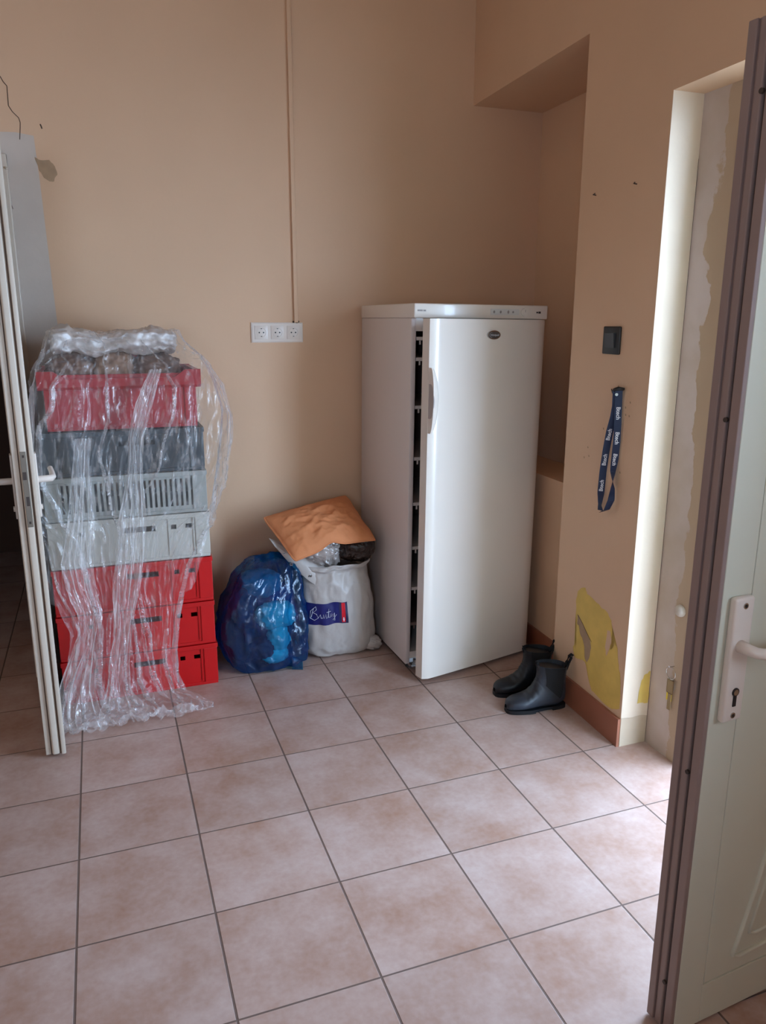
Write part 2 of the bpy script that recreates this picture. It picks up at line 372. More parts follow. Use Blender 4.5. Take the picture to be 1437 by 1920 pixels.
# yellow old paint where the cream has flaked off
yp = [(-.028, .478), (-.050, .497), (-.074, .506), (-.088, .486), (-.127, .482), (-.180, .468), (-.225, .462), (-.247, .445), (-.257, .422), (-.262, .395), (-.250, .36), (-.258, .335), (-.285, .372), (-.300, .356),
      (-.315, .30), (-.332, .24), (-.338, .142), (-.310, .128), (-.285, .118), (-.235, .118), (-.163, .127), (-.140, .16), (-.130, .185), (-.116, .215), (-.095, .222), (-.070, .214), (-.042, .206), (-.028, .216), (-.018, .245), (-.040, .262), (-.036, .31), (-.030, .34), (-.022, .384), (-.018, .43)]
patch(bm, roughen(yp, .0035, 4, 8)[::-1], right3, 3, .0004)
patch(bm, roughen([(-.034, .385), (-.060, .372), (-.095, .342), (-.128, .320), (-.140, .29), (-.132, .246), (-.118, .222), (-.104, .232), (-.098, .262), (-.085, .30), (-.060, .318), (-.055, .34), (-.036, .35)], .003, 3, 9)[::-1], right3, 5, .0008)
patch(bm, roughen([(-.232, .40), (-.252, .40), (-.262, .36), (-.250, .33), (-.238, .30), (-.226, .33)], .003, 3, 10)[::-1], right3, 0, .0008)
ribbon(bm, [(-.036, .385), (-.070, .365), (-.105, .338), (-.140, .315)], .002, right3, 6, .0011)
# scuffs and holes
for a, z in [(-.19, 1.262), (-.205, 1.21), (-.262, 1.215), (-.238, 1.196), (-.242, 1.172), (-.262, 1.17), (-.12, 1.11), (-.235, .975), (-.01, .99), (-.04, 1.0), (-.03, 1.03)]:
    d = .004
    patch(bm, [(a-d, z-d*.6), (a+d*.4, z-d), (a+d, z+d*.5), (a-d*.2, z+d)][::-1], right3, 5, .0009)
o = struct(link('wall_right', bm, [m_wall, m_reveal, m_grayplaster, m_yellow, m_beigeplaster, m_tan, m_crack]))

# plastered side post of the garden door frame
bm = bmesh.new()
box(bm, 1.914, 2.02, -.535, YR, 0, 2.128)
jb3 = lambda y, z, o: (1.914-o, y, z)
ribbon(bm, [(YR-.002, 1.95), (YR-.003, 1.5), (YR-.002, 1.1), (YR-.004, .7), (YR-.003, .3), (YR-.003, 0)], .0014, jb3, 2)
struct(link('trim_1', bm, [m_post, m_beigeplaster, m_crack]), 'grey plastered post on the far side of the garden doorway')
bm = bmesh.new(); box(bm, 1.914, 2.02, -1.36, -.535, 2.03, 2.128); box(bm, 1.93, 2.02, -1.36, -1.30, 0, 2.03)
struct(link('trim_2', bm, m_pvc))
bm = bmesh.new(); box(bm, 2.02, 6, -5, 3, -.12, -.02)
struct(link('terrace', bm, mat('grey_paving', srgb(150, 148, 142), .8, noise_amt=.2)))

# skirtings
bm = bmesh.new()
prism(bm, [(XW(YR)-.011, YR), (XW(YR), YR), (XW(yn), yn), (XW(yn)-.011, yn)], 0, .108)
prism(bm, [(1.944, yn+.002), (1.955, yn+.002), (1.985, YB), (1.974, YB)], 0, .098)
struct(link('baseboard_right', bm, m_skirt))
bm = bmesh.new(); box(bm, .0, 1.974, YB-.011, YB, 0, .09)
struct(link('baseboard_back', bm, m_skirt))

# rest of the shell, out of the frame
bm = bmesh.new(); box(bm, -2.4, -2.2, -3.9, 3.2, 0, ZC); struct(link('wall_left', bm, m_wall))
bm = bmesh.new(); wall_holes(bm, -2.2, 2.02, -3.9, -3.7, 0, ZC, [(-1.05, -.45, 1.15, 1.85)])
struct(link('wall_front', bm, m_wall))
win = struct(thing('added_window_1', 'unseen white framed window added in the right wall to light the door leaf', 'window', (1.97, -2.60, 1.15)))  # unseen window, placed so its daylight grades down the open leaf
bm = bmesh.new()
box(bm, -.03, .03, -.5, -.45, 0, 1.2); box(bm, -.03, .03, .45, .5, 0, 1.2); box(bm, -.03, .03, -.45, .45, 0, .05); box(bm, -.03, .03, -.45, .45, 1.15, 1.2); box(bm, -.03, .03, -.03, .03, .05, 1.15)
link('window_frame', bm, m_pvc, win)
del win['category']
win2 = struct(thing('added_window_2', 'unseen white framed window added behind the viewer for fill light', 'window', (-.75, -3.82, 1.15)))  # unseen window, added as cool fill for pillar and freezer door
bm = bmesh.new()
box(bm, -.30, -.27, -.03, .03, 0, .7); box(bm, .27, .30, -.03, .03, 0, .7); box(bm, -.27, .27, -.03, .03, 0, .03); box(bm, -.27, .27, -.03, .03, .67, .7)
link('window_frame', bm, m_pvc, win2); del win2['category']
# dim room beyond the doorway at the left, dimness put into the wall colour
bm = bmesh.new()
m_dim = mat('dimmed_room_wall', srgb(90, 66, 52), .9)
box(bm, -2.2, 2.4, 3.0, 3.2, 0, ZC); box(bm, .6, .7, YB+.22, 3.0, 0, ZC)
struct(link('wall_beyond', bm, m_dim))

# ------------------------------------------------------------------ left doorway frame + open leaf seen on edge
bm = bmesh.new()
box(bm, -.165, -.125, YB-.012, YB+.10, 0, 2.06, bev=.003)
box(bm, -.127, -.098, YB-.018, YB, 0, 2.085, bev=.004)
box(bm, -1.02, -.98, YB-.012, YB+.10, 0, 2.06)
box(bm, -1.05, -.098, YB-.017, YB-.001, 2.05, 2.085, bev=.003)
struct(link('trim_3', bm, m_cream_pvc), 'cream frame around the dark doorway')

L0 = Vector((-.165, 1.062, 0)); L1 = Vector((-.079, .250, 0)); dv = (L1-L0).normalized()
d2 = struct(thing('door_2', 'cream door leaf standing open at the left, seen on its edge', 'door', L0, (0, 0, math.atan2(dv.y, dv.x))))
del d2['category']
W2 = (L1-L0).length          # local x runs from hinge to free edge; local +y faces the crates
bm = bmesh.new()
box(bm, 0.01, W2-.012, -.034, -.017, .012, 2.0, bev=.002)
box(bm, 0.01, W2-.016, -.0168, -.0142, .012, 2.0, mi=1)
box(bm, 0.01, W2-.006, .0112, .0150, .012, 2.0, mi=1)
box(bm, 0.02, W2, -.014, .011, .012, 2.0, bev=.007, seg=4)
box(bm, 0.0, W2+.006, .0152, .030, .012, 2.02, bev=.004)
link('leaf', bm, [m_cream_pvc, mat('brown_gap', srgb(112, 92, 78), .7)], d2, auto=40)
bm = bmesh.new(); box(bm, .15, W2-.14, -.036, -.033, .25, 1.80, bev=.001); box(bm, .15, W2-.14, .0285, .032, .25, 1.80, bev=.001)
link('panel', bm, m_cream_pvc, d2)
bm = bmesh.new(); box(bm, W2-.004, W2+.0015, -.011, .007, .83, 1.075, bev=.001)
box(bm, W2, W2+.003, -.008, .002, .985, 1.01, mi=1); box(bm, W2, W2+.002, -.006, .003, .90, .93, mi=1)
for z in (.845, 1.06): box(bm, W2+.0008, W2+.0025, -.005, .001, z-.004, z+.004, mi=1)
link('lock_plate', bm, [mat('aged_steel', srgb(128, 120, 108), .45, metal=.6), m_dark], d2)
for s, yb, nm in ((-1, -.034, 'handle'), (1, .030, 'handle')):
    bm = bmesh.new()
    y0, y1 = sorted((yb, yb+s*.007)); box(bm, W2-.085, W2-.045, y0, y1, .85, 1.06, bev=.002)
    tube(bm, [(W2-.065, yb, .972), (W2-.065, yb+s*.028, .972), (W2-.067, yb+s*.046, .972), (W2-.080, yb+s*.052, .974), (W2-.14, yb+s*.052, .980), (W2-.175, yb+s*.050, .986)], [.011, .011, .011, .010, .009, .009], 12)
    tube(bm, [(W2-.065, yb, .88), (W2-.065, yb+s*.012, .88)], .009, 12)
    link(nm, bm, m_white if s > 0 else mat('darker_handle', srgb(190, 182, 172), .35), d2, auto=40)  # handle away from the crates has a slightly darker tone

# ------------------------------------------------------------------ right leaf (white, close to the viewer)
d1 = struct(thing('door_1', 'white garden door leaf standing open in the right foreground', 'door', (1.181, -1.287, 0), (0, 0, R(4.5))))
del d1['category']
T = .066; LW = .735
bm = bmesh.new()
zt = 1.94
# free edge: flange, groove, ridge, deep hardware groove, near flange (local y from 0 = far side to -T = near side)
box(bm, .000, .03, -.018, 0, .004, zt, mi=1, bev=.002)
box(bm, .006, .03, -.0215, -.018, .004, zt, mi=1)
box(bm, .002, .03, -.038, -.0215, .004, zt, mi=1, bev=.003)
box(bm, .016, .03, -.046, -.038, .004, zt, mi=2)
box(bm, .001, .012, -T, -.046, .004, zt, mi=1, bev=.002)
# body behind the edge: stiles and rails around the recessed panels
box(bm, .03, LW, -T+.004, -.002, .004, zt, mi=0)
box(bm, .0115, .085, -T-.0005, -.046, .004, zt, mi=0, bev=.0015)
box(bm, .65, LW, -T-.0005, -.046, .004, zt, mi=0, bev=.0015)
box(bm, .085, .65, -T-.0005, -.046, .004, .10, mi=0, bev=.0015)
box(bm, .085, .65, -T-.0005, -.046, 1.85, zt, mi=0, bev=.0015)
link('leaf', bm, [m_pvc, m_pvc_edge, m_dark], d1)
# flat infill panel with a seam against the stile, sloping beading and a bottom rail groove
bm = bmesh.new(); box(bm, .0865, .6485, -T-.0005, -T+.004, .105, 1.85, bev=.0015); link('panel', bm, m_pvc, d1)
bm = bmesh.new(); tube(bm, [(.265, -T-.001, .60), (.232, -T-.001, .42), (.205, -T-.001, .30), (.172, -T-.001, .185), (.160, -T-.001, .150), (.180, -T-.001, .142), (.30, -T-.001, .150), (.60, -T-.001, .150)], .007, 10, flat=.6)
tube(bm, [(.300, -T-.001, .60), (.262, -T-.001, .42), (.235, -T-.001, .30), (.212, -T-.001, .215), (.206, -T-.001, .190), (.225, -T-.001, .183), (.33, -T-.001, .190), (.60, -T-.001, .190)], .004, 8)
link('beading', bm, m_pvc, d1, smooth=True)
for z in (1.83, 1.31, .62, .12):
    bm = bmesh.new(); tube(bm, [(.003, -.040, z), (-.002, -.040, z)], .0045, 12); 
    link('screw', bm, m_dark, d1)
# handle plate and lever
hp = bpy.data.objects.new('handle_set', None); C.objects.link(hp); hp.parent = d1; hp.location = (0, -T, 0)
bm = bmesh.new(); box(bm, .029, .078, -.017, 0, .738, .988, bev=.006, seg=4)
link('backplate', bm, m_white, hp, auto=50)
bm = bmesh.new()
pl = [(.051, -.014, .893), (.051, -.034, .893), (.057, -.050, .891), (.070, -.056, .889), (.088, -.060, .887), (.115, -.060, .885), (.150, -.058, .887), (.182, -.055, .890)]
tube(bm, pl, [.0125, .011, .0105, .0105, .0105, .0115, .012, .010], 16)
link('lever', bm, m_white, hp, smooth=True)
bm = bmesh.new(); disc_y(bm, .053, .800, -.0190, -.016, .0085, .0085); box(bm, .0485, .0575, -.0188, -.016, .770, .797, bev=.0015)
disc_y(bm, .053, .800, -.0196, -.0189, .006, .006, mi=1)
link('key_cylinder', bm, [m_black, m_chrome], hp)
for z in (.972, .752):
    bm = bmesh.new(); disc_y(bm, .053, z, -.0185, -.016, .0058, .0058); disc_y(bm, .053, z, -.0190, -.0184, .0035, .0035, 6, mi=1)
    link('plate_screw', bm, [m_chrome, m_black], hp)

# ------------------------------------------------------------------ keys on the post
k = thing('key_ring', 'bunch of keys on a ring hanging on the grey door post', 'keys', (1.914, -.462, .30))
bm = bmesh.new()
tube(bm, [(-.012, .022*math.cos(a), .02+.022*math.sin(a)) for a in [2*math.pi*i/24 for i in range(25)]], .0012, 6, cap=False)
link('ring', bm, m_chrome, k)
bm = bmesh.new(); box(bm, -.012, -.009, -.016, .014, -.055, -.005, bev=.003); box(bm, -.0115, -.0095, -.010, .006, -.115, -.055, bev=.001)
link('key', bm, m_brass, k)
bm = bmesh.new(); box(bm, -.0085, -.006, -.008, .016, -.085, -.05, bev=.002)
link('key_tag', bm, mat('bright_yellow_plastic', srgb(230, 205, 20), .4), k)
bm = bmesh.new(); tube(bm, [(0, 0, .043), (-.02, 0, .043), (-.024, 0, .048)], .0016, 6)
link('nail', bm, m_chrome, k)
bm = bmesh.new(); bmesh.ops.create_uvsphere(bm, u_segments=24, v_segments=14, radius=.021)
for v in bm.verts: v.co.x = v.co.x*.75-.004
o = link('door_stop', bm, m_grayplaster, None, smooth=True); o.location = (1.914, -.468, .545)
tag(o, 'small round pale knob on the grey door post above the keys', 'knob')

# ------------------------------------------------------------------ back wall: trunking and sockets
bm = bmesh.new()
box(bm, 1.000, 1.018, YB-.014, YB, 1.466, ZC, bev=.002); o = link('cable_trunking', bm, m_wall)
tag(o, 'thin painted vertical cable strip running up the wall from the sockets', 'cable')
bm = bmesh.new()
s = thing('wall_socket', 'white triple power socket on the back wall left of the fridge', 'socket', (.923, YB, 1.423))
bm = bmesh.new(); box(bm, -.114, .114, -.009, 0, -.041, .041, bev=.003)
box(bm, -.116, .116, -.006, 0, -.043, .043)
link('frame', bm, m_white, s)
for i, cx in enumerate((-.072, 0, .072)):
    bm = bmesh.new()
    n = 40; y = -.0095
    outer = [(cx-.031, -.031), (cx+.031, -.031), (cx+.031, .031), (cx-.031, .031)]
    box(bm, cx-.029, cx+.029, -.0115, -.008, -.029, .029, bev=.001)
    rings = [(.0215, -.0115), (.021, -.0128), (.0195, -.0128), (.0188, -.0119)]
    prev = None
    for rd, yy in rings:
        ring = [bm.verts.new((cx+rd*math.cos(2*math.pi*q/n), yy, rd*math.sin(2*math.pi*q/n))) for q in range(n)]
        if prev:
            for q in range(n): bm.faces.new((prev[q], prev[(q+1) % n], ring[(q+1) % n], ring[q]))
        prev = ring
    u = link('socket_unit', bm, m_white, s, auto=40)
    bm = bmesh.new()
    for dx in (-.0095, .0095): disc_y(bm, cx+dx, 0, -.0124, -.0112, .0032, .0032, 14)
    for dz in (-.0165, .0165): box(bm, cx-.003, cx+.003, -.0126, -.0112, dz-.0014, dz+.0014)
    link('socket_holes', bm, m_black, u)
bm = bmesh.new(); tube(bm, [(.995, YB-.003, 1.467), (1.003, YB-.007, 1.471), (1.012, YB-.008, 1.468), (1.022, YB-.004, 1.470)], .0045, 8)
link('wire_end', bm, m_dark, None); o = bpy.data.objects['wire_end']
tag(o, 'dark bit of wire showing between the sockets and the cable strip', 'wire')

# hook on the wall by the left door
bm = bmesh.new(); tube(bm, [(0, 0, 0), (0, -.018, 0), (.004, -.024, -.004), (.012, -.024, -.002)], .004, 8); tube(bm, [(0, 0, .0), (0, -.006, 0)], .011, 16)
o = link('wall_hook', bm, m_cream_pvc, None, smooth=True); o.location = (-.108, YB, 2.035)
tag(o, 'small pale hook on the wall at the upper left by the door', 'hook')

# ------------------------------------------------------------------ right wall: switch, nails, lanyard
def on_right(name, y, z, label, cat):
    return thing(name, label, cat, (XW(y), y, z), (0, 0, -math.atan(.0394)))
s = on_right('light_switch', -.138, 1.412, 'black square light switch on the pillar beside the doorway', 'switch')
bm = bmesh.new(); box(bm, -.010, 0, -.048, .048, -.046, .046, bev=.004, seg=3); link('frame', bm, m_black, s, auto=40)
bm = bmesh.new(); vs = box(bm, -.018, -.008, -.026, .026, -.024, .024); 
for v in vs:
    if v.co.z < 0 and v.co.x < -.01: v.co.x += .004
link('rocker', bm, mat('charcoal_plastic', srgb(52, 50, 52), .35), s)
for y, z, lb, ln in ((.024, 1.894, 'bent nail high on the pillar, nearer the niche', .014), (-.206, 1.895, 'small nail high on the pillar, nearer the garden doorway', .008)):
    bm = bmesh.new(); tube(bm, [(0, 0, 0), (-.012, 0, .001), (-.014, -ln, .003)], .0018, 6)
    o = link('nail', bm, m_dark); o.location = (XW(y), y, z); tag(o, lb, 'nail', 'nails high on the pillar')
hk = on_right('wire_hook', -.215, 1.250, 'dark bent wire hook on the pillar holding the lanyard', 'hook')
bm = bmesh.new(); tube(bm, [(0, 0, 0), (-.022, 0, .002), (-.026, .004, .008), (-.020, .02, -.004), (-.012, .040, -.010), (-.006, .052, -.008), (-.004, .060, .0)], .0018, 8)
link('wire', bm, m_dark, hk)
bm = bmesh.new(); tube(bm, [(-.004, -.012, .006), (-.024, -.008, .008), (-.028, .006, .002), (-.024, .018, -.006), (-.012, .022, -.012)], [.005, .007, .007, .006, .003], 10)
link('hook_cap', bm, m_black, hk, smooth=True)

lan = thing('lanyard', 'navy lanyard with white lettering hanging from a hook on the pillar', 'lanyard', (XW(-.215), -.215, 1.25))
wv = Vector((.86, -.50, 0)).normalized()      # across the ribbon
nv = Vector((-.50, -.86, 0)).normalized()     # out of the ribbon, roughly into the room
def rib(path, halfw, nrm=0.0):
    """path of (y,z,out,twist,widthscale)"""
    bm = bmesh.new(); prev = None; P = []
    def lerp(t):
        s_ = t*(len(path)-1); i = min(int(s_), len(path)-2); f_ = s_-i
        return [path[i][k]*(1-f_)+path[i+1][k]*f_ for k in range(4)]
    n = 60
    for i in range(n+1):
        y, z, out, tw = lerp(i/n)
        c = Vector((XW(y)-out-XW(-.19), y+.19, z-1.25)); P.append((c, tw))
        d = wv*math.cos(tw)+nv*math.sin(tw); nn = nv*math.cos(tw)-wv*math.sin(tw)
        r_ = [bm.verts.new(c+d*halfw+nn*.0006), bm.verts.new(c-d*halfw+nn*.0006), bm.verts.new(c-d*halfw-nn*.0006), bm.verts.new(c+d*halfw-nn*.0006)]
        if prev:
            for k_ in range(4): bm.faces.new((prev[k_], prev[(k_+1) % 4], r_[(k_+1) % 4], r_[k_]))
        prev = r_
    return bm, lerp
pathL = [(-.188, 1.252, .024, 0), (-.190, 1.20, .024, .3), (-.184, 1.165, .024, .0), (-.166, 1.11, .024, 0), (-.150, 1.04, .022, 0), (-.138, .965, .020, 0), (-.132, .90, .018, .15), (-.128, .872, .016, .8), (-.130, .845, .018, 1.2), (-.142, .828, .022, .8)]
pathR = [(-.196, 1.252, .020, 0), (-.199, 1.20, .020, 0), (-.202, 1.14, .019, 0), (-.201, 1.08, .017, .1), (-.196, 1.02, .016, .3), (-.190, .975, .016, .9), (-.192, .945, .016, 1.57), (-.196, .915, .016, 2.3), (-.192, .875, .016, 2.9), (-.176, .838, .020, 2.6), (-.150, .824, .024, 2.3)]
bm, lL = rib(pathL, .012); link('strap', bm, m_navy, lan)
bm, lR = rib(pathR, .012); link('strap', bm, m_navy, lan)
def word(y, z, out, up, size=.020):
    bm = bmesh.new(); c = Vector((XW(y)-out-XW(-.19), y+.19, z-1.25))+nv*.0012
    return bm, c
def letter(lf, z, up, name='lettering'):
    best = min((abs(lf(i/200)[1]-z), i/200) for i in range(201))[1]
    a = lf(best); b2 = lf(min(best+.05, 1)); b1 = lf(max(best-.05, 0))
    pa = lambda q: Vector((XW(q[0])-q[2]-XW(-.19), q[0]+.19, q[1]-1.25))
    dirv = (pa(b1)-pa(b2)).normalized()
    xd = dirv if up else -dirv
    n_ = nv*math.cos(a[3]) - wv*math.sin(a[3])
    yd = n_.cross(xd)
    bm = bmesh.new(); text_bm(bm, 'Btech', .0185, frame_mtx(pa(a)+n_*.0012, xd, yd), bold=.0004, depth=.0002)
    link(name, bm, m_letter, lan)
for z in (1.098, 1.010, .915): letter(lL, z, True)
for z in (1.175, 1.092, 1.018): letter(lR, z, False)
bm = bmesh.new(); tube(bm, [(0, 0, 0), tuple(nv*.004)], .005, 14)
o = link('eyelet', bm, m_chrome, lan); o.location = (Vector((XW(-.192)-.026-XW(-.19), -.002, -.012)))

# ------------------------------------------------------------------ freezer with its door ajar
fz = thing('freezer', 'tall white upright freezer with its door ajar standing in the corner', 'freezer', (1.311, .450, 0), (0, R(.5), .024))
H = 1.541; FW = .595; FD = .60
bm = bmesh.new()
y0 = .03
wt = .022
box(bm, 0, wt, y0, FD, .03, H-.055, mi=1, bev=.004); box(bm, FW-wt, FW, y0, FD, .03, H-.055, mi=1, bev=.004)
box(bm, wt-.002, FW-wt+.002, FD-.03, FD-.002, .03, H-.055, mi=1)
box(bm, wt-.002, FW-wt+.002, y0+.001, FD-.02, .031, .085, mi=0)
box(bm, wt-.002, FW-wt+.002, y0+.001, FD-.02, H-.105, H-.056, mi=0)
link('cabinet', bm, [m_fridge, m_fridge_side], fz, auto=40)
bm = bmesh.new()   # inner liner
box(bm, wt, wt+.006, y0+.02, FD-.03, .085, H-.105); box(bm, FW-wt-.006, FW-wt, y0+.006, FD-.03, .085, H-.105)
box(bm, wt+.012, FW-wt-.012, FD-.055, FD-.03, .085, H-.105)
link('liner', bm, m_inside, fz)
for i, z in enumerate((.20, .36, .54, .73, .92, 1.13, 1.32, 1.40)):
    bm = bmesh.new(); box(bm, wt+.006, FW-wt-.006, y0+.012, FD-.06, z, z+.014, bev=.002)
    for kx in range(9): box(bm, wt+.02+kx*.06, wt+.026+kx*.06, y0+.014, y0+.018, z-.016, z)
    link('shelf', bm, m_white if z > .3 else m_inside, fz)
bm = bmesh.new(); box(bm, -.002, FW+.002, -.002, FD, H-.055, H, bev=.005, seg=3)
link('top_cap', bm, m_fridge, fz, auto=40)
bm = bmesh.new(); box(bm, .33, .46, -.0035, -.0015, H-.040, H-.016)
link('control_strip', bm, mat('pale_grey_print', srgb(206, 204, 200), .35), fz)
for dx, hh in ((.345, .008), (.375, .008), (.41, .009), (.432, .006)):
    bm = bmesh.new(); disc_y(bm, dx, H-.028, -.005, -.003, .004, hh*.7, 12); link('button', bm, m_gasket, fz)
bm = bmesh.new(); disc_y(bm, .484, H-.028, -.010, -.002, .0155, .0155); disc_y(bm, .484, H-.028, -.0125, -.010, .011, .011)
box(bm, .483, .485, -.013, -.0125, H-.028, H-.018, mi=1)
link('dial', bm, [m_fridge, m_gasket], fz)
bm = bmesh.new(); box(bm, .542, .549, -.004, -.002, H-.031, H-.025); box(bm, .552, .562, -.004, -.002, H-.032, H-.024)
link('indicator', bm, m_black, fz)
bm = bmesh.new(); box(bm, .012, .032, -.004, -.002, H-.030, H-.024); box(bm, .036, .046, -.004, -.002, H-.030, H-.024)
link('print_mark', bm, m_gasket, fz)
for dx in (.04, FW-.04):
    for dy in (.07, FD-.06):
        bm = bmesh.new(); tube(bm, [(dx, dy, .0), (dx, dy, .012), (dx, dy, .03)], [.022, .018, .010], 16); link('foot', bm, m_black, fz)
bm = bmesh.new(); box(bm, .02, .075, .012, .05, .020, .030, bev=.001); tube(bm, [(.045, .02, .03), (.045, .02, .048)], .006, 10); box(bm, .018, .06, .028, .032, .02, .055)
link('hinge_bracket', bm, m_chrome, fz)
# door
ang = .213
px, py = FW-.015, .02
dr = bpy.data.objects.new('door', None); C.objects.link(dr); dr.parent = fz
dr.location = (px, py, 0); dr.rotation_euler = (0, 0, ang)
Z0, Z1 = .022, 1.484
def dloc(x): return x-px
bm = bmesh.new()
nx = 24
prof = []
for i in range(nx+1):
    t = i/nx; x = dloc(.0)+t*(FW-.0)
    e = min(t, 1-t)*FW
    rnd_ = 0 if e > .012 else .012-math.sqrt(max(0, .012**2-(.012-e)**2))
    prof.append((x, -py-.004*(1-(2*t-1)**2)-.050+.054-.0+rnd_-.004))
# plan section of the door, front slightly convex, rounded vertical edges
front = [(x, y) for x, y in prof]
poly = front+[(dloc(FW), -py+.055), (dloc(0), -py+.055)]
prism(bm, poly, Z0, Z1)
link('door_shell', bm, m_fridge, dr, auto=30)
bm = bmesh.new()
gy0, gy1 = -py+.055, -py+.061
x0, x1 = dloc(.045), dloc(FW-.03)
box(bm, x0, x0+.02, gy0, gy1, Z0+.03, Z1-.03); box(bm, x1-.02, x1, gy0, gy1, Z0+.03, Z1-.03); box(bm, x0, x1, gy0, gy1, Z0+.03, Z0+.05); box(bm, x0, x1, gy0, gy1, Z1-.05, Z1-.03)
link('gasket', bm, m_gasket, dr)
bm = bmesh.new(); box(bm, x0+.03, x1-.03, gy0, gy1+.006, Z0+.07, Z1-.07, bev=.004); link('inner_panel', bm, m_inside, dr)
# swollen crescent grip on the free edge
gp = bpy.data.objects.new('handle', None); C.objects.link(gp); gp.parent = dr
fy = -py-.004
def swell(zc, rx, ry, rz, x0_, y0_, n=20):
    bm = bmesh.new()
    def f(u, v):
        a = (u-.5)*math.pi; b_ = (v-.5)*math.pi
        # half ellipsoid opening towards the door edge
        cz = math.sin(b_); cr = math.cos(b_)
        return (dloc(x0_)+rx*cr*math.sin((u)*math.pi/2), y0_-ry*cr*math.cos(u*math.pi/2), zc+rz*cz)
    grid(bm, n, 40, f)
    # closing side wall at the door edge
    grid(bm, 4, 40, lambda u, v: (dloc(x0_), y0_-ry*math.cos((v-.5)*math.pi)*(1-u)+.012*u, zc+rz*math.sin((v-.5)*math.pi)))
    return bm
link('grip', swell(1.178, .036, .020, .125, .001, fy+.003), m_fridge, gp, smooth=True)
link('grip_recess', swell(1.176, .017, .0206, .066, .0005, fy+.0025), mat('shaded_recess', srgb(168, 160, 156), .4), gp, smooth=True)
bdg = bpy.data.objects.new('badge', None); C.objects.link(bdg); bdg.parent = dr
bm = bmesh.new(); cx = dloc(.300)
disc_y(bm, cx, 1.424, fy-.008, fy+.0, .032, .0170, 40); disc_y(bm, cx, 1.424, fy-.009, fy-.007, .028, .0135, 40, mi=1)
link('oval_plate', bm, [m_chrome, mat('badge_grey', srgb(120, 118, 116), .3, metal=.7)], bdg)
bm = bmesh.new(); text_bm(bm, 'Whirlpool', .0105, frame_mtx((cx+.001, fy-.0095, 1.4235), (1, 0, 0), (0, 0, 1)), depth=.0002)
tube(bm, [(cx-.016+.010*math.cos(a), fy-.0095, 1.424+.009*math.sin(a)) for a in [1.2+i*.35 for i in range(12)]], .0004, 5)
link('badge_lettering', bm, m_letter, bdg)

